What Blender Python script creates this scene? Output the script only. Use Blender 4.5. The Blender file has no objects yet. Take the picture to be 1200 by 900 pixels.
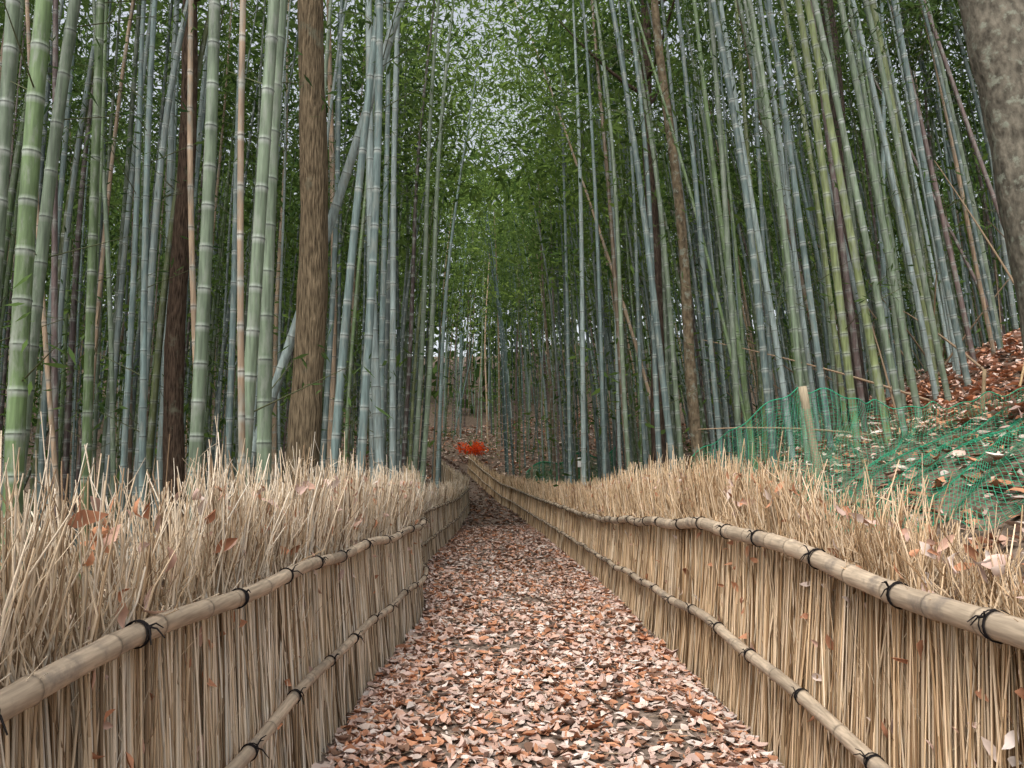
import bpy, math, numpy as np
from mathutils import Vector
R=np.random.default_rng(7)
scene=bpy.context.scene
scene.view_settings.view_transform='Standard'
try: scene.view_settings.look='None'
except Exception: pass
scene.view_settings.exposure=0

# ---------------------------------------------------------------- helpers
class Buf:
    def __init__(s): s.v=[];s.f=[];s.c=[];s.n=0
    def add(s,v,f,c):
        v=np.asarray(v,float).reshape(-1,3); c=np.asarray(c,float).reshape(-1,3)
        s.v.append(v); s.f.append(np.asarray(f).reshape(-1,4)+s.n); s.c.append(c); s.n+=len(v)
def norm(a): return a/np.maximum(np.linalg.norm(a,axis=-1,keepdims=True),1e-9)
def tubes(buf,P,rad,col,S=6,cap=False):
    P=np.asarray(P,float); N,K,_=P.shape
    rad=np.broadcast_to(np.asarray(rad,float),(N,K))
    col=np.asarray(col,float)
    if col.ndim==1: col=np.broadcast_to(col,(N,3))
    if col.ndim==2: col=np.broadcast_to(col[:,None,:],(N,K,3))
    T=np.gradient(P,axis=1); T=norm(T)
    main=norm(P[:,-1]-P[:,0])
    ref=np.where(np.abs(main[:,2:3])>.7,np.array([[1.,0,0]]),np.array([[0,0,1.]]))
    ref=np.broadcast_to(ref[:,None,:],T.shape)
    A=norm(np.cross(T,ref)); B=np.cross(T,A)
    th=np.arange(S)/S*2*np.pi
    V=P[:,:,None,:]+rad[:,:,None,None]*(A[:,:,None,:]*np.cos(th)[None,None,:,None]+B[:,:,None,:]*np.sin(th)[None,None,:,None])
    i=np.arange(N)[:,None,None]*K*S; k=np.arange(K-1)[None,:,None]*S; s=np.arange(S)[None,None,:]; s2=(s+1)%S
    F=np.stack([i+k+s,i+k+s2,i+k+S+s2,i+k+S+s],-1).reshape(-1,4)
    C=np.broadcast_to(col[:,:,None,:],(N,K,S,3))
    n0=buf.n
    buf.add(V,F,C)
    if cap and S%2==0:
        for e in (0,K-1):
            for q in range(S//2-1):
                a=np.arange(N)*K*S+e*S+n0
                buf.f.append(np.stack([a+q,a+q+1,a+S-2-q,a+S-1-q],-1))
def make(name,buf,mat,parent=None,smooth=True):
    v=np.concatenate(buf.v);f=np.concatenate(buf.f);c=np.concatenate(buf.c)
    m=bpy.data.meshes.new(name)
    m.vertices.add(len(v)); m.vertices.foreach_set('co',v.astype(np.float32).ravel())
    m.loops.add(len(f)*4); m.loops.foreach_set('vertex_index',f.astype(np.int32).ravel())
    m.polygons.add(len(f)); m.polygons.foreach_set('loop_start',np.arange(0,len(f)*4,4,dtype=np.int32))
    m.polygons.foreach_set('loop_total',np.full(len(f),4,dtype=np.int32))
    m.update(calc_edges=True)
    m.polygons.foreach_set('use_smooth',np.full(len(f),smooth))
    a=m.color_attributes.new('Col','FLOAT_COLOR','POINT')
    a.data.foreach_set('color',np.concatenate([c,np.ones((len(c),1))],1).astype(np.float32).ravel())
    m.materials.append(mat)
    o=bpy.data.objects.new(name,m); scene.collection.objects.link(o)
    if parent: o.parent=parent
    return o
def empty(name):
    o=bpy.data.objects.new(name,None); scene.collection.objects.link(o); return o
us=np.array([0,.22,.5,.78,1.]); ws=np.array([.06,.75,1.,.62,.04])
def leaves(buf,pos,d,nrm,L,W,col,curl=None,fold=None):
    N=len(pos); d=norm(d); side=norm(np.cross(d,nrm)); nn=np.cross(side,d)
    L=np.broadcast_to(L,(N,)); W=np.broadcast_to(W,(N,))
    V=np.zeros((N,5,3,3)); wob=R.normal(1,.18,(N,5,3))
    for a in range(5):
        for b,sg in enumerate((-1,0,1)):
            V[:,a,b]=pos+d*(L*(us[a]-.5))[:,None]+side*(W*.5*ws[a]*sg*wob[:,a,b])[:,None]+nn*(L*(curl*(us[a]-.5)**2)+W*fold*abs(sg)*ws[a]*wob[:,a,b])[:,None]
    i=np.arange(N)[:,None,None]*15;a=np.arange(4)[None,:,None]*3;b=np.arange(2)[None,None,:]
    F=np.stack([i+a+b,i+a+b+1,i+a+b+4,i+a+b+3],-1)
    C=np.broadcast_to(np.asarray(col)[:,None,None,:],(N,5,3,3)).copy()
    C[:,:,1]*=.84; C*=R.uniform(.88,1.1,(N,5,1,1))
    buf.add(V,F,C)
def blades(buf,pos,d,nrm,L,W,col):
    N=len(pos); d=norm(d); side=norm(np.cross(d,nrm))
    V=np.stack([pos,pos+d*(L*.38)[:,None]+side*(W*.5)[:,None],pos+d*L[:,None],pos+d*(L*.38)[:,None]-side*(W*.5)[:,None]],1)
    F=np.arange(N*4).reshape(N,4)
    buf.add(V,F,np.broadcast_to(np.asarray(col)[:,None,:],(N,4,3)))

# ---------------------------------------------------------------- materials
def simple(name,transl=0.):
    m=bpy.data.materials.new(name); m.use_nodes=True; nt=m.node_tree; N=nt.nodes; L=nt.links
    N.remove(N['Principled BSDF'])
    at=N.new('ShaderNodeAttribute'); at.attribute_name='Col'
    d=N.new('ShaderNodeBsdfDiffuse'); L.new(at.outputs['Color'],d.inputs['Color']); out=d.outputs[0]
    if transl:
        t=N.new('ShaderNodeBsdfTranslucent'); L.new(at.outputs['Color'],t.inputs['Color'])
        ms=N.new('ShaderNodeMixShader'); ms.inputs[0].default_value=transl
        L.new(out,ms.inputs[1]); L.new(t.outputs[0],ms.inputs[2]); out=ms.outputs[0]
    L.new(out,N['Material Output'].inputs['Surface'])
    return m
def mat(name,rough=.7,spec=.3,bump=None,noise=(1,1,1),nscale=8,lo=.75,hi=1.2,tint2=None,t2lo=.55,t2hi=.7,t2scale=3,t2stretch=(1,1,1),det=3):
    m=bpy.data.materials.new(name); m.use_nodes=True; nt=m.node_tree; N=nt.nodes; L=nt.links
    b=N['Principled BSDF']; b.inputs['Roughness'].default_value=rough; b.inputs['Specular IOR Level'].default_value=spec
    at=N.new('ShaderNodeAttribute'); at.attribute_name='Col'
    tc=N.new('ShaderNodeTexCoord'); mp=N.new('ShaderNodeMapping'); mp.inputs['Scale'].default_value=noise
    L.new(tc.outputs['Object'],mp.inputs['Vector'])
    nz=N.new('ShaderNodeTexNoise'); nz.inputs['Scale'].default_value=nscale; nz.inputs['Detail'].default_value=det
    L.new(mp.outputs[0],nz.inputs['Vector'])
    mr=N.new('ShaderNodeMapRange'); mr.inputs['From Min'].default_value=.3; mr.inputs['From Max'].default_value=.7
    mr.inputs['To Min'].default_value=lo; mr.inputs['To Max'].default_value=hi
    L.new(nz.outputs['Fac'],mr.inputs['Value'])
    vm=N.new('ShaderNodeVectorMath'); vm.operation='SCALE'; L.new(at.outputs['Color'],vm.inputs[0]); L.new(mr.outputs[0],vm.inputs['Scale'])
    colout=vm.outputs[0]
    if tint2:
        mp2=N.new('ShaderNodeMapping'); mp2.inputs['Scale'].default_value=t2stretch; L.new(tc.outputs['Object'],mp2.inputs['Vector'])
        n2=N.new('ShaderNodeTexNoise'); n2.inputs['Scale'].default_value=t2scale; n2.inputs['Detail'].default_value=5; n2.inputs['Roughness'].default_value=.65
        L.new(mp2.outputs[0],n2.inputs['Vector'])
        m2=N.new('ShaderNodeMapRange'); m2.inputs['From Min'].default_value=t2lo; m2.inputs['From Max'].default_value=t2hi; L.new(n2.outputs['Fac'],m2.inputs['Value'])
        mx=N.new('ShaderNodeMix'); mx.data_type='RGBA'; L.new(m2.outputs[0],mx.inputs['Factor']); L.new(colout,mx.inputs['A']); mx.inputs['B'].default_value=(*tint2,1)
        colout=mx.outputs['Result']
    L.new(colout,b.inputs['Base Color'])
    if bump:
        bp=N.new('ShaderNodeBump'); bp.inputs['Strength'].default_value=bump[0]; bp.inputs['Distance'].default_value=bump[1]
        L.new(nz.outputs['Fac'],bp.inputs['Height']); L.new(bp.outputs[0],b.inputs['Normal'])
    return m
M_culm=mat('bamboo_culm_skin',.5,.3,noise=(14,14,1.2),nscale=3,lo=.58,hi=1.28,tint2=(.24,.26,.22),t2lo=.5,t2hi=.75,t2scale=5,t2stretch=(3,3,.8))
M_culmfar=simple('distant_culm_skin')
M_leaf=simple('bamboo_leaf',.42)
M_litter=simple('dry_leaf')
M_twig=simple('dry_twig')
M_rail=mat('aged_bamboo_pole',.5,.3,noise=(40,3,40),nscale=2.5,lo=.65,hi=1.2,bump=(.25,.003),tint2=(.17,.145,.125),t2lo=.52,t2hi=.74,t2scale=9)
M_tie=simple('black_palm_rope')
M_bark=mat('furrowed_bark',.95,.05,noise=(15,15,1.6),nscale=4,lo=.25,hi=1.55,bump=(1.,.05),tint2=(.17,.17,.12),t2lo=.58,t2hi=.72,t2scale=3,det=6)
M_bark2=mat('smooth_lichen_bark',.9,.1,noise=(2,2,1),nscale=9,lo=.4,hi=1.4,bump=(.8,.025),tint2=(.22,.23,.18),t2lo=.54,t2hi=.64,t2scale=9,det=6)
M_ground=mat('forest_floor',.95,.05,nscale=14,lo=.4,hi=1.5,bump=(.8,.03),tint2=(.22,.165,.125),t2lo=.42,t2hi=.58,t2scale=9)
M_path=mat('path_soil',.95,.05,nscale=25,lo=.5,hi=1.4,bump=(.8,.02),tint2=(.26,.20,.16),t2lo=.45,t2hi=.6,t2scale=18)
M_net=simple('green_net_cord')
M_wood=mat('weathered_wood',.85,.2,noise=(8,8,1),nscale=10,bump=(.5,.01))

# ---------------------------------------------------------------- terrain
lk_=np.array([-10,0,2.5,5,7,8.3,9.5,12,16,24,34,40,47,56.])
LX=np.array([-.88,-.87,-.84,-.78,-.68,-.60,-.74,-1.12,-1.1,-.82,-.68,-1.3,-3.3,-7])
rk_=np.array([-10,0,3,6,11,15,23,34,40,47,56.])
RX=np.array([1.42,1.41,1.40,1.45,1.63,1.73,1.6,1.1,.35,-1.4,-5.])
def smooth_interp(y,xs,vs):
    return (np.interp(y-.7,xs,vs)+np.interp(y-.35,xs,vs)+np.interp(y,xs,vs)+np.interp(y+.35,xs,vs)+np.interp(y+.7,xs,vs))/5
lx=lambda y: smooth_interp(y,lk_,LX); rx=lambda y: smooth_interp(y,rk_,RX)
def sp(t,k=.35): return k*np.logaddexp(0,t/k)
def pz(y): return smooth_interp(y,[-10,5,9,15,24,34,38],[0,0,-.15,-.48,-.68,-.7,-.66])
def tz(x,y):
    x=np.asarray(x,float);y=np.asarray(y,float)
    r=sp(x-rx(np.minimum(y,38))-.32,.08)
    zr=.85*(1-np.exp(-r/.6))+.34*np.minimum(r,9)+.25*np.clip(r-4.2,0,5)+.15*np.clip(r-9,0,50)
    zr=zr*np.clip(1.05-(y-9)/45,.4,1)
    l=sp(-x-13,1.); zl=.16*np.minimum(l,60)
    b=sp(y-39.6,1.4); zb=.22*np.minimum(b,90)
    bumps=.05*np.sin(x*1.7+y*.9)*np.sin(y*1.3-x*.6)+.03*np.sin(3.1*x+1.3*y)
    off=np.clip(np.maximum(x-rx(y)-.3,lx(y)-.3-x),0,1)
    return pz(y)+zr+zl+zb+bumps*off
def grid_buf(xs,ys,zf,col):
    X,Y=np.meshgrid(xs,ys); Z=zf(X,Y); b=Buf(); nx=len(xs)
    i=np.arange(len(ys)-1)[:,None]*nx; j=np.arange(nx-1)[None,:]
    F=np.stack([i+j,i+j+1,i+j+nx+1,i+j+nx],-1)
    b.add(np.stack([X,Y,Z],-1),F,np.broadcast_to(np.array(col),(X.size,3))); return b
xs=np.concatenate([np.linspace(-600,-40,15),np.linspace(-36,-4,33),np.linspace(-3.6,10,130),np.linspace(10.5,40,40),np.linspace(50,600,14)])
ys=np.concatenate([np.linspace(-600,-20,12),np.linspace(-10,55,250),np.linspace(57,130,50),np.linspace(150,900,14)])
make('ground',grid_buf(xs,ys,tz,(.10,.075,.055)),M_ground)
py=np.linspace(-8,54,260); b=Buf(); W=9
PX=lx(py)[:,None]+(rx(py)-lx(py))[:,None]*np.linspace(-.02,1.02,W)[None]
PY=np.broadcast_to(py[:,None],PX.shape); PZ=tz(PX,PY)+.006
i=np.arange(259)[:,None]*W;j=np.arange(W-1)[None]
b.add(np.stack([PX,PY,PZ],-1),np.stack([i+j,i+j+1,i+j+W+1,i+j+W],-1),np.broadcast_to(np.array([.15,.115,.09]),(PX.size,3)))
make('path',b,M_path)

# ---------------------------------------------------------------- fallen leaves
PAL=np.array([[.60,.43,.36],[.53,.26,.15],[.40,.19,.11],[.66,.53,.45],[.58,.37,.28],[.27,.16,.11],[.74,.64,.57],[.60,.30,.17]])
def litter(buf,x,y,base,lift,Lm,prob,dark=1.):
    N=len(x); z=base+R.uniform(0,lift,N)+.010
    a=R.uniform(0,2*np.pi,N); d=np.stack([np.cos(a),np.sin(a),R.normal(0,.15,N)],-1)
    nr=norm(np.stack([R.normal(0,.3,N),R.normal(0,.3,N),np.ones(N)],-1))
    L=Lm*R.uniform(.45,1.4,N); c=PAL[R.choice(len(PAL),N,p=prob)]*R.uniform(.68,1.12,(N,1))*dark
    leaves(buf,np.stack([x,y,z],-1),d,nr,L,L*R.uniform(.34,.62,N),c,R.normal(.15,.8,N),R.uniform(-.1,.5,N))
b=Buf()
def on_path(n,y0,y1):
    y=R.uniform(y0,y1,n); t=R.uniform(0,1,n); t=np.where(R.random(n)<.25,np.where(R.random(n)<.5,t*.12,1-t*.12),t)
    return lx(y)+(rx(y)-lx(y))*t,y
pr=np.array([.23,.13,.09,.19,.17,.07,.09,.04]);pr/=pr.sum()
for n,y0,y1,l,dk in ((11000,2.,6.5,.077,1),(8500,6.5,13,.09,.97),(7500,13,26,.12,.85),(3000,26,52,.17,.45)):  # leaf colour darkens with distance, painting in the shade on the far path
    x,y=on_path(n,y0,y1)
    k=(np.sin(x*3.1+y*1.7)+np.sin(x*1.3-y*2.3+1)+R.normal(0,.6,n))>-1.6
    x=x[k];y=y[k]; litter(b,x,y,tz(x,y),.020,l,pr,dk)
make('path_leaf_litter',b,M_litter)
b=Buf(); n=700; x,y=on_path(n,2,14); a=R.uniform(0,6.28,n); l=R.uniform(.04,.22,n); g=tz(x,y)+.028
e=np.stack([np.cos(a),np.sin(a),R.normal(0,.05,n)],-1)*l[:,None]; p=np.stack([x,y,g],-1)
tubes(b,np.stack([p,p+e*.5+np.array([0,0,.006])+R.normal(0,.006,(n,3)),p+e],1),np.array([[.0022,.002,.0012]]),np.array([.5,.38,.26])*R.uniform(.4,1.2,(n,1)),S=4)
make('fallen_twigs',b,M_twig)
b=Buf()
pr2=np.array([.18,.11,.12,.15,.2,.12,.08,.04]);pr2/=pr2.sum()
n=18000; y=2+25*R.random(n)**1.3; x=rx(y)+.3+R.random(n)*11
litter(b,x,y,tz(x,y),.05,.125,pr2,.95)
n=6500; x=R.uniform(5.,11,n); y=R.uniform(7.,15,n); pr3=np.array([.2,.18,.16,.1,.2,.05,.05,.06]); litter(b,x,y,tz(x,y)+.02,.06,.16,pr3/pr3.sum(),1.15)
n=11000; y=R.uniform(27,62,n); x=R.uniform(-10,13,n); k=(x>rx(y)+.2)|(x<lx(y)-.2); x=x[k];y=y[k]; litter(b,x,y,tz(x,y),.05,.26,pr2,1.1)
n=4000; y=R.uniform(2,27,n); x=lx(y)-.3-R.random(n)*6; litter(b,x,y,tz(x,y),.04,.13,pr2,.8)
make('bank_leaf_litter',b,M_litter)

# ---------------------------------------------------------------- fences
YEND=46.
def fence(side):
    root=empty('brushwood_fence'); sg=-1 if side=='L' else 1
    base=(lambda y: lx(y)) if side=='L' else (lambda y: rx(y))
    if side=='R':
        hk=[0,3.0,3.7,5.2,7.5,11,16,25,50]; hz=[1.0,1.03,1.09,1.08,1.0,.92,.98,1.0,1.0]
        lk=[0,2.9,4.1,6.6,10,14,50]; lz=[.36,.39,.48,.45,.38,.42,.44]
        tk=[0,2.6,3.6,5,7,10,16,36,42,50]; tzv=[1.17,1.20,1.35,1.43,1.46,1.43,1.44,1.4,1.2,1.1]
    else:
        hk=[0,2,3,4.5,7,10,14,50]; hz=[1.07,1.04,1.03,.95,.93,.98,1.0,1.0]
        lk=[0,2.6,4,6,8.3,12,50]; lz=[.52,.50,.46,.42,.42,.44,.44]
        tk=[0,2.5,5,10,18,36,42,50]; tzv=[1.38,1.39,1.39,1.38,1.42,1.4,1.2,1.1]
    H=lambda y: smooth_interp(y,hk,hz); HO=lambda y: .07+0*y
    Lz=lambda y: smooth_interp(y,lk,lz); LO=lambda y: .03+0*y; TZ=lambda y: smooth_interp(y,tk,tzv)
    b=Buf()
    segs=[(-.5,.9,150,.0030),(.9,3.6,600,.0026),(3.6,6,500,.0031),(6,10,360,.004),(10,16,250,.0054),(16,26,160,.0075),(26,YEND,80,.012)]
    cols=np.array([[.78,.65,.48],[.68,.54,.37],[.84,.73,.57],[.48,.35,.22],[.72,.58,.41],[.88,.80,.66],[.80,.68,.52],[.30,.21,.13]])
    if side=='R': cols=cols*np.array([.97,.87,.76])
    for y0,y1,dn,rr in segs:
        n=int((y1-y0)*dn); y=R.uniform(y0,y1,n); bx=base(y); gz=tz(bx,y)
        y=y+.025*np.sin(y*43+side.count('L'))+.014*np.sin(y*97)
        off=.035+.09*R.random(n)**1.2
        ln=R.normal(0,.05,n)+.03*np.sin(y*3.1); ln=np.where(R.random(n)<.16,R.normal(0,.2,n),ln)
        jx=R.normal(0,.014,(n,5)); jy=R.normal(0,.015,(n,5))
        top=TZ(y)*(1+R.normal(0,.055,n))-np.where(R.random(n)<.5,R.uniform(0,.42,n),0)+.035*np.sin(y*5)+.035*np.sin(y*11.3)+.02*np.sin(y*23)
        top=np.where(R.random(n)<.03,top+R.uniform(.03,.12,n),top)
        to=.09+R.normal(.0,.05,n)
        z1=Lz(y); z2=H(y); z3=(z2+top)/2; z4=np.maximum(top,z3+.03)
        P=np.zeros((n,5,3)); zz=np.stack([np.full(n,-.02),z1,z2,z3,z4],1)
        oo=np.stack([np.zeros(n),LO(y),HO(y),(HO(y)+to)/2,to],1)+off[:,None]
        P[...,0]=bx[:,None]+sg*oo+jx*np.array([1,.6,.6,1.1,1.6]); P[...,1]=y[:,None]+ln[:,None]*(zz-.6)+jy; P[...,2]=gz[:,None]+zz
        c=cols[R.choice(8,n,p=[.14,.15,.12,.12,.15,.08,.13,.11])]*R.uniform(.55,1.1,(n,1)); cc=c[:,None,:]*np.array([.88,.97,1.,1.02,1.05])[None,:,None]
        rad=rr*R.uniform(.55,1.7,(n,1))*np.array([1.2,1.15,1,.8,.5])[None]
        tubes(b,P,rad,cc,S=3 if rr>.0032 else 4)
        m=int(n*.7); k=R.integers(0,n,m); st=R.integers(1,4,m); t=R.random(m)[:,None]
        p0=P[k,st]*(1-t)+P[k,st+1]*t
        dr=np.stack([R.normal(0,.3,m),R.normal(0,.5,m),np.ones(m)],-1); ll=R.uniform(.05,.2,m)[:,None]
        p2=p0+norm(dr)*ll; p2[:,2]=np.minimum(p2[:,2],gz[k]+TZ(y[k])+.12); p1=(p0+p2)/2+R.normal(0,.007,(m,3))
        tubes(b,np.stack([p0,p1,p2],1),rr*.55*np.array([[1,.85,.5]]),c[k]*1.03,S=3)
    make('twigs',b,M_twig,root)
    b=Buf(); n=560; y=1.9+18*R.random(n)**1.5; h=TZ(y)*np.clip(1.0-.75*R.random(n)**2,.2,1.0)
    x=base(y)+sg*(.03+.06*h/1.4+R.uniform(.01,.06,n))
    a=R.normal(0,.6,(n,3)); a[:,2]-=.7; nr=norm(np.stack([-sg*np.ones(n),R.normal(0,.6,n),R.normal(0,.5,n)],-1))
    prl=np.array([.2,.25,.1,.12,.2,.02,.04,.1]); c=PAL[R.choice(8,n,p=prl/prl.sum())]*R.uniform(.9,1.15,(n,1)); L=.075*R.uniform(.6,1.3,n)
    leaves(b,np.stack([x,y,tz(base(y),y)+h],-1),a,nr,L,L*R.uniform(.3,.5,n),c,R.normal(.3,.8,n),R.uniform(0,.5,n))
    make('caught_leaves',b,M_litter,root)
    tb=Buf()
    def rail(name,zf,of,r0,ph,shade=1.):
        b=Buf(); pts=[];rad=[];cc=[]; y=-.6+ph; c0=np.array([.50,.40,.29])*shade
        rc=lambda y:(base(y)+sg*of(y)+.010*math.sin(y*2.3+ph*9), y, float(tz(base(y),y))+zf(y)+.012*math.sin(y*3.7+ph*5))
        while y<YEND:
            L=R.uniform(.24,.36); tone=c0*R.uniform(.8,1.12)*(1 if R.random()>.15 else .78)
            for dy,rr,k in ((0,1.10,.42),(.006,1.03,.75),(.02,.985,1.05),(L*.5,.98,1.),(L-.03,.99,1.),(L-.008,1.03,.95)):
                yy=y+dy; taper=1-.004*yy
                pts.append(rc(yy)); rad.append(r0*rr*taper); cc.append(tone*k)
            y+=L
        tubes(b,np.array([pts]),np.array([rad]),np.array([cc]),S=14)
        make(name,b,M_rail,root)
        yy=np.arange(.7+ph,YEND-.5,.66)
        for t in yy:
            t=t+R.uniform(-.1,.1); p=np.array(rc(t)); p2=np.array(rc(t+.05)); T=norm(p2-p); Rr=r0*(1-.004*t)+.003
            A=norm(np.cross(T,[0,0,1.])); B=np.cross(A,T)
            th=np.linspace(0,2*np.pi,17)
            for q,sl in ((-.004,.2),(.0,-.1),(.004,.15),(.002,1.0)) if t<16 else ((0,0),):
                rr=Rr+R.uniform(0,.002)
                ring=p+T*q+ (A*np.cos(th)[:,None]+B*np.sin(th)[:,None])*rr+T*(np.sin(th+R.uniform(0,6))*sl*.018)[:,None]
                tubes(tb,ring[None],np.full((1,17),.0021 if t<16 else .006),np.array([.02,.018,.018]),S=5)
            kp=p+np.array([-sg*(Rr+.003)*.8,0,Rr*.6])
            if t<14:
                for e in range(3):
                    dd=np.array([-sg*R.uniform(.2,.6),R.normal(0,.6),R.uniform(-.6,.8)]); dd/=np.linalg.norm(dd)
                    l=R.uniform(.03,.06)
                    tubes(tb,np.array([[kp,kp+dd*l*.5+[0,0,.004],kp+dd*l+[0,0,-.012]]]),np.array([[.0035,.0025,.0016]]),np.array([.02,.018,.018]),S=5)
    if side=='R':
        rail('upper_rail',H,lambda y:HO(y)-.02,.041,.07); rail('lower_rail',Lz,lambda y:LO(y)-.02,.031,.19)
        rail('back_rail',lambda y:H(y)+.03,lambda y:HO(y)+.22,.028,.11,.95)
    else:
        rail('upper_rail',H,lambda y:HO(y)-.02,.030,.03); rail('lower_rail',Lz,lambda y:LO(y)-.02,.025,.15)
    make('rope_ties',tb,M_tie,root)
    b=Buf(); yy=np.arange(0,YEND,1.8); bx=base(yy)
    P=np.zeros((len(yy),3,3))
    for k,(zf,of) in enumerate(((lambda y:-.1+0*y,lambda y:0*y),(H,HO),(lambda y:H(y)+.1,lambda y:HO(y)+.02))):
        P[:,k,0]=bx+sg*(of(yy)+.15); P[:,k,1]=yy; P[:,k,2]=tz(bx,yy)+zf(yy)
    tubes(b,P,.022,np.array([.2,.15,.1]),S=8); make('posts',b,M_wood,root)
fence('L'); fence('R')

# ---------------------------------------------------------------- bamboo
C_BLUE=(.13,.18,.17);C_GRN=(.11,.165,.07);C_YG=(.175,.21,.09);C_PALE=(.22,.275,.26);C_TAN=(.32,.235,.155);C_PUR=(.15,.11,.10);C_GG=(.145,.19,.125)
def culms(buf,x,y,H,r0,lean,arc,col,S,hi=True,J=44,step=.34):
    N=len(x); z0=tz(x,y)-.05
    Lj=step*np.interp(np.arange(J),[0,4,14,30,J],[.55,.8,1.15,1.1,.7])[None]*R.uniform(.85,1.15,(N,1))*R.uniform(.93,1.07,(N,J))
    zn=np.cumsum(Lj,1); zn=zn*(H[:,None]/zn[:,-1:])if not hi else zn*np.minimum(1,H[:,None]/zn[:,-1:])
    offs=np.array([-.05,-.014,0,.009,.035]) if hi else np.array([-.06,0,.04])
    rs=np.array([1.,1.02,1.09,1.03,.985]) if hi else np.array([1,1.06,1])
    z=(zn[:,:,None]+offs).reshape(N,-1); z=np.concatenate([np.zeros((N,1)),z],1)
    K=z.shape[1]; Ht=zn[:,-1:]+.1
    f=np.clip(z/Ht,0,1); r=r0[:,None]*np.clip(1-.15*f-.78*f**2.4,.05,1)
    r[:,1:]*=np.tile(rs,J)[None]
    wb=R.uniform(0,6,(N,1)); wa=R.uniform(0,.045,(N,1))
    P=np.stack([x[:,None]+lean[:,0:1]*z+arc[:,0:1]*f**2.6+wa*np.sin(z*.7+wb), y[:,None]+lean[:,1:2]*z+arc[:,1:2]*f**2.6, z0[:,None]+z*(1-.04*f**3)],-1)
    C=np.broadcast_to(col[:,None,:],(N,K,3)).copy()
    w=np.array([.42,.46,.42])
    wh=R.uniform(.2,.9,(N,1,1))
    c=C[:,1:].reshape(N,J,len(offs),3)
    c*=R.uniform(.82,1.14,(N,J,1,1))
    if hi:
        c[:,:,1]=c[:,:,1]*(1-wh)+w*wh; c[:,:,2]=c[:,:,2]*.25+.015; c[:,:,3]=c[:,:,3]*(1-wh*.6)+w*wh*.6
    else:
        c[:,:,1]=c[:,:,1]*(1-wh*.8)+w*wh*.8
    C[:,1:]=c.reshape(N,K-1,3)
    tubes(buf,P,r,C,S=S)
    return P,Ht[:,0]
hero=[(-.630,4.6,.050,-.02,C_GG),(-.592,4.1,.050,-.015,C_GRN),(-.612,5.0,.046,.055,C_GG),(-.535,7.5,.033,-.06,C_PUR),(-.500,6.4,.042,-.035,C_GRN),
(-.455,8.0,.040,-.03,C_BLUE),(-.520,6.8,.028,-.14,C_TAN),(-.368,4.9,.048,-.01,C_GG),(-.352,6.2,.028,-.07,C_TAN),(-.322,4.6,.050,.035,C_GG),
(-.300,4.2,.022,-.035,C_TAN),(-.282,4.9,.050,-.01,C_GG),(-.206,6.6,.042,.055,C_BLUE),(-.161,6.4,.040,.01,C_BLUE),(-.128,6.8,.048,-.055,C_PALE),
(-.116,8.2,.040,-.03,C_PALE),(-.098,8.9,.038,.035,C_GG),(-.088,9.,.036,.04,C_GG),(-.132,9.6,.045,-.01,C_BLUE),(-.145,10.5,.042,-.03,C_PALE),(-.068,12,.040,.03,C_BLUE),
(-.40,9.5,.042,-.01,C_PALE),(-.435,7.2,.038,-.03,C_BLUE),(-.24,9,.042,.01,C_GG),(-.56,9,.042,-.02,C_BLUE),(-.485,9.5,.042,.02,C_PALE),(-.33,8.6,.040,-.02,C_BLUE),(-.66,5.5,.05,.02,C_GG),(-.69,5.2,.05,.0,C_GG),
(.110,14,.042,-.01,C_BLUE),(.126,12.6,.045,.005,C_PALE),(.155,12.5,.042,-.01,C_BLUE),(.190,10.6,.040,-.03,C_GG),(.232,9.6,.042,-.03,C_BLUE),(.262,10.5,.042,-.07,C_GG),
(.310,9.4,.044,-.06,C_BLUE),(.335,8.8,.042,-.03,C_GG),(.350,9.6,.040,-.09,C_GRN),(.382,8.6,.044,-.085,C_BLUE),(.40,9.6,.042,-.10,C_PALE),(.425,8.2,.042,-.08,C_GG),
(.455,8.6,.042,-.105,C_BLUE),(.492,8.0,.044,-.10,C_YG),(.53,7.6,.045,-.12,C_YG),(.555,7.3,.040,-.135,C_GG),(.50,9.8,.042,-.09,C_PUR),(.575,8.6,.042,-.13,C_GG),
(.60,9.4,.042,-.14,C_PALE),(.62,8.4,.042,-.15,C_GG),(.645,9.,.042,-.14,C_BLUE),(.655,10,.042,-.15,C_PUR),(.44,11,.042,-.09,C_PALE),(.47,11.5,.042,-.08,C_GG),(.57,11,.042,-.12,C_BLUE),(.69,10,.042,-.13,C_GG),(.28,12,.042,-.05,C_PALE),(.21,13,.042,-.03,C_BLUE),(.175,14,.042,-.01,C_PALE)]
allP=[];allH=[];isnear=[]
for (q,d,r,le,c) in hero:
    b=Buf(); yy=max(d*1.22,(1.25 if q<0 else 2.1)/abs(q)); x=np.array([q*yy]); y=np.array([yy]); H=np.array([R.uniform(14.,16.5)])
    r=min(r*1.06*yy/(d*1.22),.07)*R.uniform(.85,1.1)
    sx=-np.sign(x[0]-.2)
    P,Ht=culms(b,x,y,H,np.array([r]),np.array([[le,R.normal(.0,.010)]]),np.array([[sx*R.uniform(.0,.8),R.uniform(-.4,.6)]]),np.array([c])*R.uniform(.8,1.25),S=14)
    make('bamboo_culm',b,M_culm)
    if c!=C_TAN: allP.append(P[0,::5]); allH.append(Ht[0]); isnear.append(True)
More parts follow.
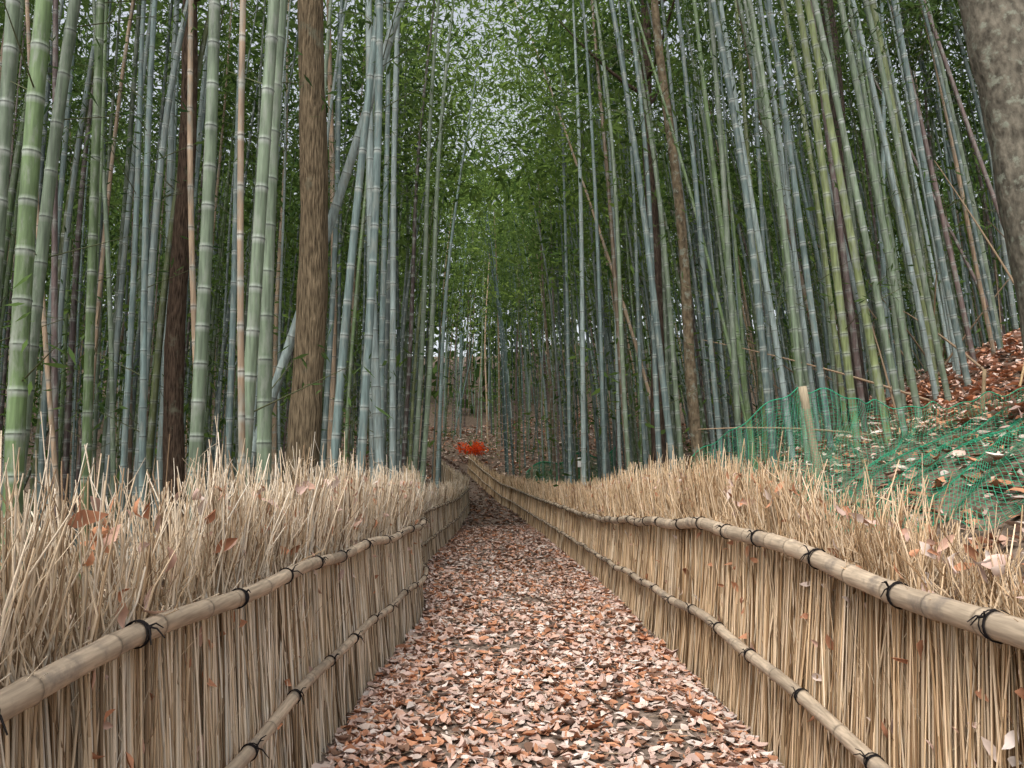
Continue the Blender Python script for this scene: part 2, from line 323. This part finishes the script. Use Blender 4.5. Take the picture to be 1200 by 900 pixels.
def scatter(n,x0,x1,y0,y1,mind):
    out=[]; tries=0
    while len(out)<n and tries<n*30:
        tries+=1; x=R.uniform(x0,x1); y=R.uniform(y0,y1)
        if lx(y)-.9<x<rx(y)+.9 : continue
        if np.sin(x*1.1+y*.5)+np.sin(y*.9-x*.7)+R.normal(0,.7)<-1.1: continue
        ok=True
        for (a,b2) in out[-400:]:
            if (a-x)**2+(b2-y)**2<mind*mind: ok=False;break
        if ok: out.append((x,y))
    return out
mid=[p for p in scatter(350,-18,-2.0,8.5,40,.35) if not(p[0]/p[1]>-.34 and p[1]<11)]
mid+=[p for p in scatter(420,2.6,23,11.5,40,.35)]
mid+=scatter(80,-17,-5.5,5.5,14,.6)
far=scatter(860,-30,32,39,76,.5)
far=[p for p in far if not (46.5<p[1]<51 and -2.2<p[0]<.6)]
def popcols(n):
    C=np.array([C_BLUE,C_GRN,C_YG,C_PALE,C_TAN,C_PUR,C_GG]); return C[R.choice(7,n,p=[.27,.12,.05,.22,.08,.08,.18])]*R.uniform(.42,1.25,(n,1))
def pop(name,pts,S,hi,J,rm,m):
    p=np.array(pts); n=len(p); x,y=p[:,0],p[:,1]; b=Buf()
    lean=np.stack([np.where(x>0,-np.clip(.012*x,0,.11),.008)+R.normal(0,.03,n),R.normal(0,.02,n)],-1)
    k=R.random(n)<.08; lean[k]+=R.normal(0,.14,(k.sum(),2))
    sx=-np.sign(x-.2); arc=np.stack([sx*R.uniform(-.3,1.6,n),R.normal(0,.8,n)],-1)
    P,Ht=culms(b,x,y,R.uniform(13.5,20,n),rm*R.uniform(.45,1.25,n),lean,arc,popcols(n)*(1 if hi else 1.25),S,hi,J,.38)
    make(name,b,m); st=5 if hi else 3
    for q in range(n): allP.append(P[q,::st]); allH.append(Ht[q]); isnear.append(p[q,1]<15)
pop('bamboo_grove',mid,8,True,44,.050,M_culm)
pop('distant_bamboo_grove',far,5,False,34,.060,M_culmfar)

# branches + foliage
bb=Buf(); fb=Buf(); tw0=[]; cen=[]
for P,H,nr in zip(allP,allH,isnear):
    zl=P[:,2]-P[0,2]
    zmin=5.0 if nr else R.uniform(5.5,9)
    idx=np.where(zl>zmin)[0]
    if len(idx)==0: continue
    cnt=9 if nr else 11
    ii=idx[((R.random(cnt)**.8)*(len(idx)-1)).astype(int)]
    for k in ii:
        a=R.uniform(0,2*np.pi); l=R.uniform(.6,1.8)*(1.1-.5*zl[k]/H)
        p=P[k]; e=p+np.array([math.cos(a)*l,math.sin(a)*l,R.uniform(.1,.8)*l]); m=(p+e)/2+np.array([0,0,.12*l])
        tw0.append((p,m,e)); cen.append(e); cen.append(m)
    if R.random()<.6:
        for q in range(4):
            k=np.argmin(abs(zl-R.uniform(1.5,6))); a=R.uniform(0,6.28); l=R.uniform(.3,.9); p=P[k]
            e=p+np.array([math.cos(a)*l,math.sin(a)*l,.5*l]); tw0.append((p,(p+e)/2,e))
            if R.random()<.5: cen.append(e)
tw=np.array(tw0); tubes(bb,tw,np.array([[.007,.005,.002]]),np.array([.10,.11,.06]),S=3)
make('bamboo_branches',bb,M_culmfar)
cen=np.array(cen)
n=450; y=R.uniform(12,32,n); x=R.uniform(-13,-3.2,n); cen=np.concatenate([cen,np.stack([x,y,tz(x,y)+R.uniform(3,8.5,n)],-1)])
def foliage(buf,cen,M,spread,L0,L1,W,col0,col1):
    n=len(cen); c=np.repeat(cen,M,0)+R.normal(0,1,(n*M,3))*np.array([spread,spread,spread*.6])
    d=R.normal(0,1,(n*M,3)); d[:,2]=d[:,2]*.5-.55
    nn=R.normal(0,1,(n*M,3)); nn[:,2]+=1.0
    L=R.uniform(L0,L1,n*M)
    cl=.5+.28*np.sin(cen[:,0]*.8+cen[:,2]*.5)*np.sin(cen[:,1]*.5+cen[:,2]*.7)+R.normal(0,.2,n)
    t=np.clip(np.repeat(cl,M)+R.normal(0,.15,n*M),0,1)[:,None]
    col=np.array(col0)*(1-t)+np.array(col1)*t
    blades(buf,c,d,nn,L,L*W*R.uniform(.8,1.2,n*M),col)
near=cen[:,1]<16
foliage(fb,cen[near],15,.26,.10,.19,.18,(.04,.075,.03),(.11,.175,.05))
foliage(fb,cen[~near],10,.44,.20,.38,.26,(.04,.08,.025),(.165,.25,.06))
n=2900; y=R.uniform(26,70,n); x=R.uniform(-6,7,n); z=R.uniform(8,30,n)
k=(z>5+.09*y)&(z<7+.42*y)&(np.sin(x*1.3+y*.4)+np.sin(z*.9-y*.3)+R.normal(0,.5,n)>-1.0)
foliage(fb,np.stack([x,y,z],-1)[k],10,.55,.22,.40,.27,(.07,.13,.03),(.30,.42,.10))  # brighter leaf colour paints in the light on the central canopy
# tips of the tallest culms arching across the opening
n=1500; y=R.uniform(17,44,n); x=R.uniform(-4.5,5.5,n)*y/28; z=1.5+y*R.uniform(.34,.68,n)
k=(np.sin(x*1.9+y*.7)+np.sin(z*1.3-y*.5)+R.normal(0,.5,n)>-1.)
foliage(fb,np.stack([x,y,z],-1)[k],15,.45,.18,.36,.26,(.06,.115,.03),(.24,.35,.08))
# leaf sprays added overhead, largely out of view, to darken the deep grove
n=2300; y=R.uniform(13,46,n); x=R.uniform(-19,22,n); z=tz(np.clip(x,-19,8),y)+R.uniform(12.5,18,n)
k=(abs(x-.3)>2.2)&(z>1.5+.5*y); foliage(fb,np.stack([x,y,z],-1)[k],9,.6,.35,.6,.3,(.05,.09,.03),(.16,.24,.06))
make('bamboo_foliage',fb,M_leaf,smooth=False)
print('blades',fb.n/4)
fb=Buf(); n=3800; y=R.uniform(66,110,n); x=R.uniform(-85,85,n); z=tz(x,y)+R.random(n)**.8*24
foliage(fb,np.stack([x,y,z],-1),9,1.3,.8,1.7,.5,(.03,.06,.02),(.11,.18,.05))
for sx in (-1,1):
    n=1300; y=R.uniform(8,62,n); x=sx*R.uniform(23,44,n); z=tz(x,y)+R.random(n)*15
    foliage(fb,np.stack([x,y,z],-1),9,.9,.5,1.,.45,(.03,.06,.02),(.08,.14,.035))
make('distant_foliage',fb,M_leaf,smooth=False)
fb=Buf(); n=260; y=R.uniform(16,60,n); x=R.uniform(-16,16,n); k=(x<lx(y)-1)|(x>rx(y)+1.2); x=x[k];y=y[k]; z=tz(x,y)+R.uniform(.1,.6,k.sum())
foliage(fb,np.stack([x,y,z],-1),22,.32,.12,.25,.3,(.04,.08,.025),(.12,.19,.06))
make('undergrowth',fb,M_leaf,smooth=False)

# ---------------------------------------------------------------- trees
def tree(name,x,y,r,lean,H,col,m,z1=8.5):
    root=empty(name); b=Buf(); K=80; S=40
    z=np.linspace(-.1,H,K); f=np.clip(z/H,0,1); g=float(tz(x,y))
    P=np.stack([x+lean[0]*z+.05*np.sin(z*.9+x),y+lean[1]*z+.05*np.sin(z*.7),g+z],-1)
    rad=r*(1-.5*f)+r*.3*np.exp(-np.maximum(z,0)*3.2); rad=rad*(1+.03*np.sin(z*4.1)+.02*np.sin(z*9.7))
    tubes(b,P[None],rad[None],np.array(col),S=S)
    V=b.v[0].reshape(K,S,3); th=np.arange(S)/S*2*np.pi
    k=1+.035*np.sin(3*th[None]+z[:,None]*.8)+.02*np.sin(7*th[None]-z[:,None]*1.7)+R.normal(0,.008,(K,S))
    b.v[0]=(P[:,None]+(V-P[:,None])*k[...,None]).reshape(-1,3)
    tips=[]
    for q in range(9):
        zz=R.uniform(z1,H*.97); k=int(zz/H*(K-1)); a=R.uniform(0,6.28); l=R.uniform(1.2,3.)
        p=P[k]; pts=[p+np.array([math.cos(a),math.sin(a),.0])*l*t+np.array([0,0,l*.75*t**1.3]) for t in np.linspace(0,1,6)]
        tubes(b,np.array([pts]),np.array([np.linspace(rad[k]*.45,.01,6)]),np.array(col),S=8); tips+=pts[2:]
    make('trunk_and_limbs',b,m,root)
    fb=Buf(); foliage(fb,np.array(tips),30,.45,.06,.12,.5,(.05,.10,.03),(.12,.18,.05)); make('crown_leaves',fb,M_leaf,root,smooth=False)
tree('tree',-1.92,8.2,.180,(-.002,0),13,(.175,.135,.085),M_bark)
tree('tree',-4.55,11.4,.155,(-.005,0),14,(.10,.07,.05),M_bark)
tree('tree',5.20,6.5,.30,(-.145,.02),12,(.15,.135,.105),M_bark2)
tree('tree',3.7,13.,.10,(-.075,0),14,(.16,.125,.08),M_bark2)
tree('tree',3.9,17,.17,(-.02,0),14,(.09,.065,.05),M_bark)
tree('tree',7.6,15.5,.19,(-.03,0),14,(.07,.055,.045),M_bark)

# ---------------------------------------------------------------- nets, stakes, sign, shrub
def net(name,Pf,nu,nv,r,col,S=3):
    b=Buf(); U,V=np.meshgrid(np.linspace(0,1,nu),np.linspace(0,1,nv),indexing='ij'); G=Pf(U,V)
    tubes(b,G,np.full((nu,nv),r),np.array(col),S=S); tubes(b,G.transpose(1,0,2),np.full((nv,nu),r),np.array(col),S=S)
    e=G[:,0][None]; tubes(b,e,np.full((1,nu),r*2.8),np.array(col),S=4)
    make(name,b,M_net)
def n1(U,V):
    u=[0,.10,.22,.45,.6,.8,1]
    tx=np.interp(U,u,[2.45,2.85,3.5,4.5,5.1,5.95,7.2]); ty=np.interp(U,u,[9.2,8.7,8.5,8.5,8.4,8.3,8.2])
    tzz=np.interp(U,u,[1.52,1.88,2.33,2.12,2.10,2.30,3.0])
    bx=np.interp(U,u,[2.15,2.3,2.4,2.6,2.75,2.95,3.3]); by=np.interp(U,u,[8.2,7.,6.2,5.2,4.6,3.9,3.2]); bz=tz(bx,by)+.05
    X=tx*(1-V)+bx*V+.03*np.sin(U*40+V*9); Y=ty*(1-V)+by*V+.05*np.sin(U*31+V*14); Z=tzz*(1-V)+bz*V-.22*np.sin(np.pi*V**.7)+.03*np.sin(U*47+V*11)+.025*np.sin(U*90-V*20)
    return np.stack([X,Y,np.maximum(Z,tz(X,Y)+.07+.03*np.sin(U*60+V*33))],-1)
net('green_net',n1,115,74,.0021,(.05,.32,.18))
def n2(U,V):
    X=1.7+4.4*U; Y=33+2*U+.15*np.sin(U*12); Zt=tz(X,Y)+1.5+.16*np.sin(U*14)
    Z=Zt*(1-V)+(tz(X,Y)+.05)*V; return np.stack([X,Y+.1*np.sin(U*25+V*5),Z],-1)
net('green_net',n2,80,30,.009,(.025,.22,.11))
def stake(x,y,h,lean,r,col):
    b=Buf(); g=float(tz(x,y)); z=np.linspace(-.2,h,8)
    P=np.stack([x+lean*z,y+.02*z,g+z],-1); tubes(b,P[None],(r*(1+.08*np.sin(z*9)))[None],np.array(col),S=8,cap=True); make('wooden_stake',b,M_wood)
stake(3.62,8.3,1.0,-.14,.045,(.34,.28,.19)); stake(5.6,8.5,.6,.12,.022,(.3,.22,.13)); stake(6.4,9,1.1,.3,.014,(.5,.36,.2)); stake(2.9,8.7,.6,-.1,.02,(.3,.25,.16))
stake(1.9,33,1.7,.03,.04,(.2,.16,.1)); stake(4.,34.,1.6,0,.04,(.2,.16,.1))
root=empty('small_sign'); b=Buf(); sx,sy=2.95,24.; g=float(tz(sx,sy))
tubes(b,np.array([[[sx,sy,g-.1],[sx,sy,g+.2],[sx,sy,1.5]]]),.018,np.array([.3,.25,.18]),S=8,cap=True); make('post',b,M_wood,root)
bpy.ops.mesh.primitive_cube_add(size=1,location=(sx,sy-.03,1.45)); o=bpy.context.object; o.name='board'; o.scale=(.22,.015,.3); o.parent=root
bv=o.modifiers.new('b','BEVEL'); bv.width=.01; bm=bpy.data.materials.new('white_board'); bm.use_nodes=True; bm.node_tree.nodes['Principled BSDF'].inputs['Base Color'].default_value=(.7,.7,.66,1); o.data.materials.append(bm)
root=empty('red_maple_shrub'); b=Buf(); cx,cy=-.8,48.6; g=float(tz(cx,cy)); tips=[]
for q in range(18):
    a=R.uniform(0,6.28); l=R.uniform(.2,1.0); t=np.linspace(0,1,5)[:,None]
    e=np.array([math.cos(a)*l,math.sin(a)*l*.6,R.uniform(.85,1.35)]); P=np.array([cx,cy,g])+t*e; tubes(b,P[None],np.array([[.02,.015,.012,.008,.004]]),np.array([.1,.06,.04]),S=5); tips+=[P[3],P[4]]
make('stems',b,M_wood,root)
b=Buf(); foliage(b,np.array(tips),20,.15,.10,.2,.6,(.70,.06,.02),(.95,.18,.04)); make('leaves',b,M_leaf,root,smooth=False)
b=Buf(); n=80
x=np.concatenate([R.uniform(-13,-4.5,30),R.uniform(5,14,50)]); y=R.uniform(10,30,n); g=tz(x,y); a=R.uniform(0,6.28,n); el=R.uniform(.1,1.0,n); l=R.uniform(2,4.5,n)
d=np.stack([np.cos(a)*np.cos(el),np.sin(a)*np.cos(el)*.5,np.sin(el)],-1); t=np.linspace(0,1,6)[None,:,None]
P=np.stack([x,y,g+.05],-1)[:,None]+t*d[:,None]*l[:,None,None]; P[...,2]-=.25*(t[...,0]**2)
P[...,2]=np.maximum(P[...,2],tz(P[...,0],P[...,1])+.04)
tubes(b,P,np.linspace(.022,.006,6)[None],np.array([C_TAN]*n)*R.uniform(.5,1.1,(n,1)),S=6); make('fallen_bamboo_canes',b,M_culmfar)

# ---------------------------------------------------------------- camera, light
cam=bpy.data.cameras.new('camera'); co=bpy.data.objects.new('camera',cam); scene.collection.objects.link(co); scene.camera=co
cam.lens=27; cam.sensor_width=36; cam.clip_end=3000; cam.clip_start=.05
co.location=(0,0,1.5)
co.rotation_euler=(math.radians(90+5.7),0,-math.radians(1.9))
w=bpy.data.worlds.new('World'); scene.world=w; w.use_nodes=True; nt=w.node_tree
sky=nt.nodes.new('ShaderNodeTexSky'); sky.sky_type='NISHITA'; sky.sun_disc=False
s=Vector((-.30,-.62,1.05)).normalized(); el=math.asin(s.z)
sky.sun_elevation=el; sky.sun_rotation=math.atan2(s.x,s.y); sky.air_density=1.0; sky.dust_density=5; sky.ozone_density=1
hs=nt.nodes.new('ShaderNodeHueSaturation'); hs.inputs['Saturation'].default_value=.3; hs.inputs['Value'].default_value=1.9
nt.links.new(sky.outputs[0],hs.inputs['Color']); nt.links.new(hs.outputs[0],nt.nodes['Background'].inputs[0]); nt.nodes['Background'].inputs[1].default_value=.15
sl=bpy.data.lights.new('sun','SUN'); sl.energy=1.2; sl.angle=math.radians(30); sl.color=(1,.96,.9)
so=bpy.data.objects.new('sun',sl); scene.collection.objects.link(so); so.rotation_euler=s.to_track_quat('Z','Y').to_euler()
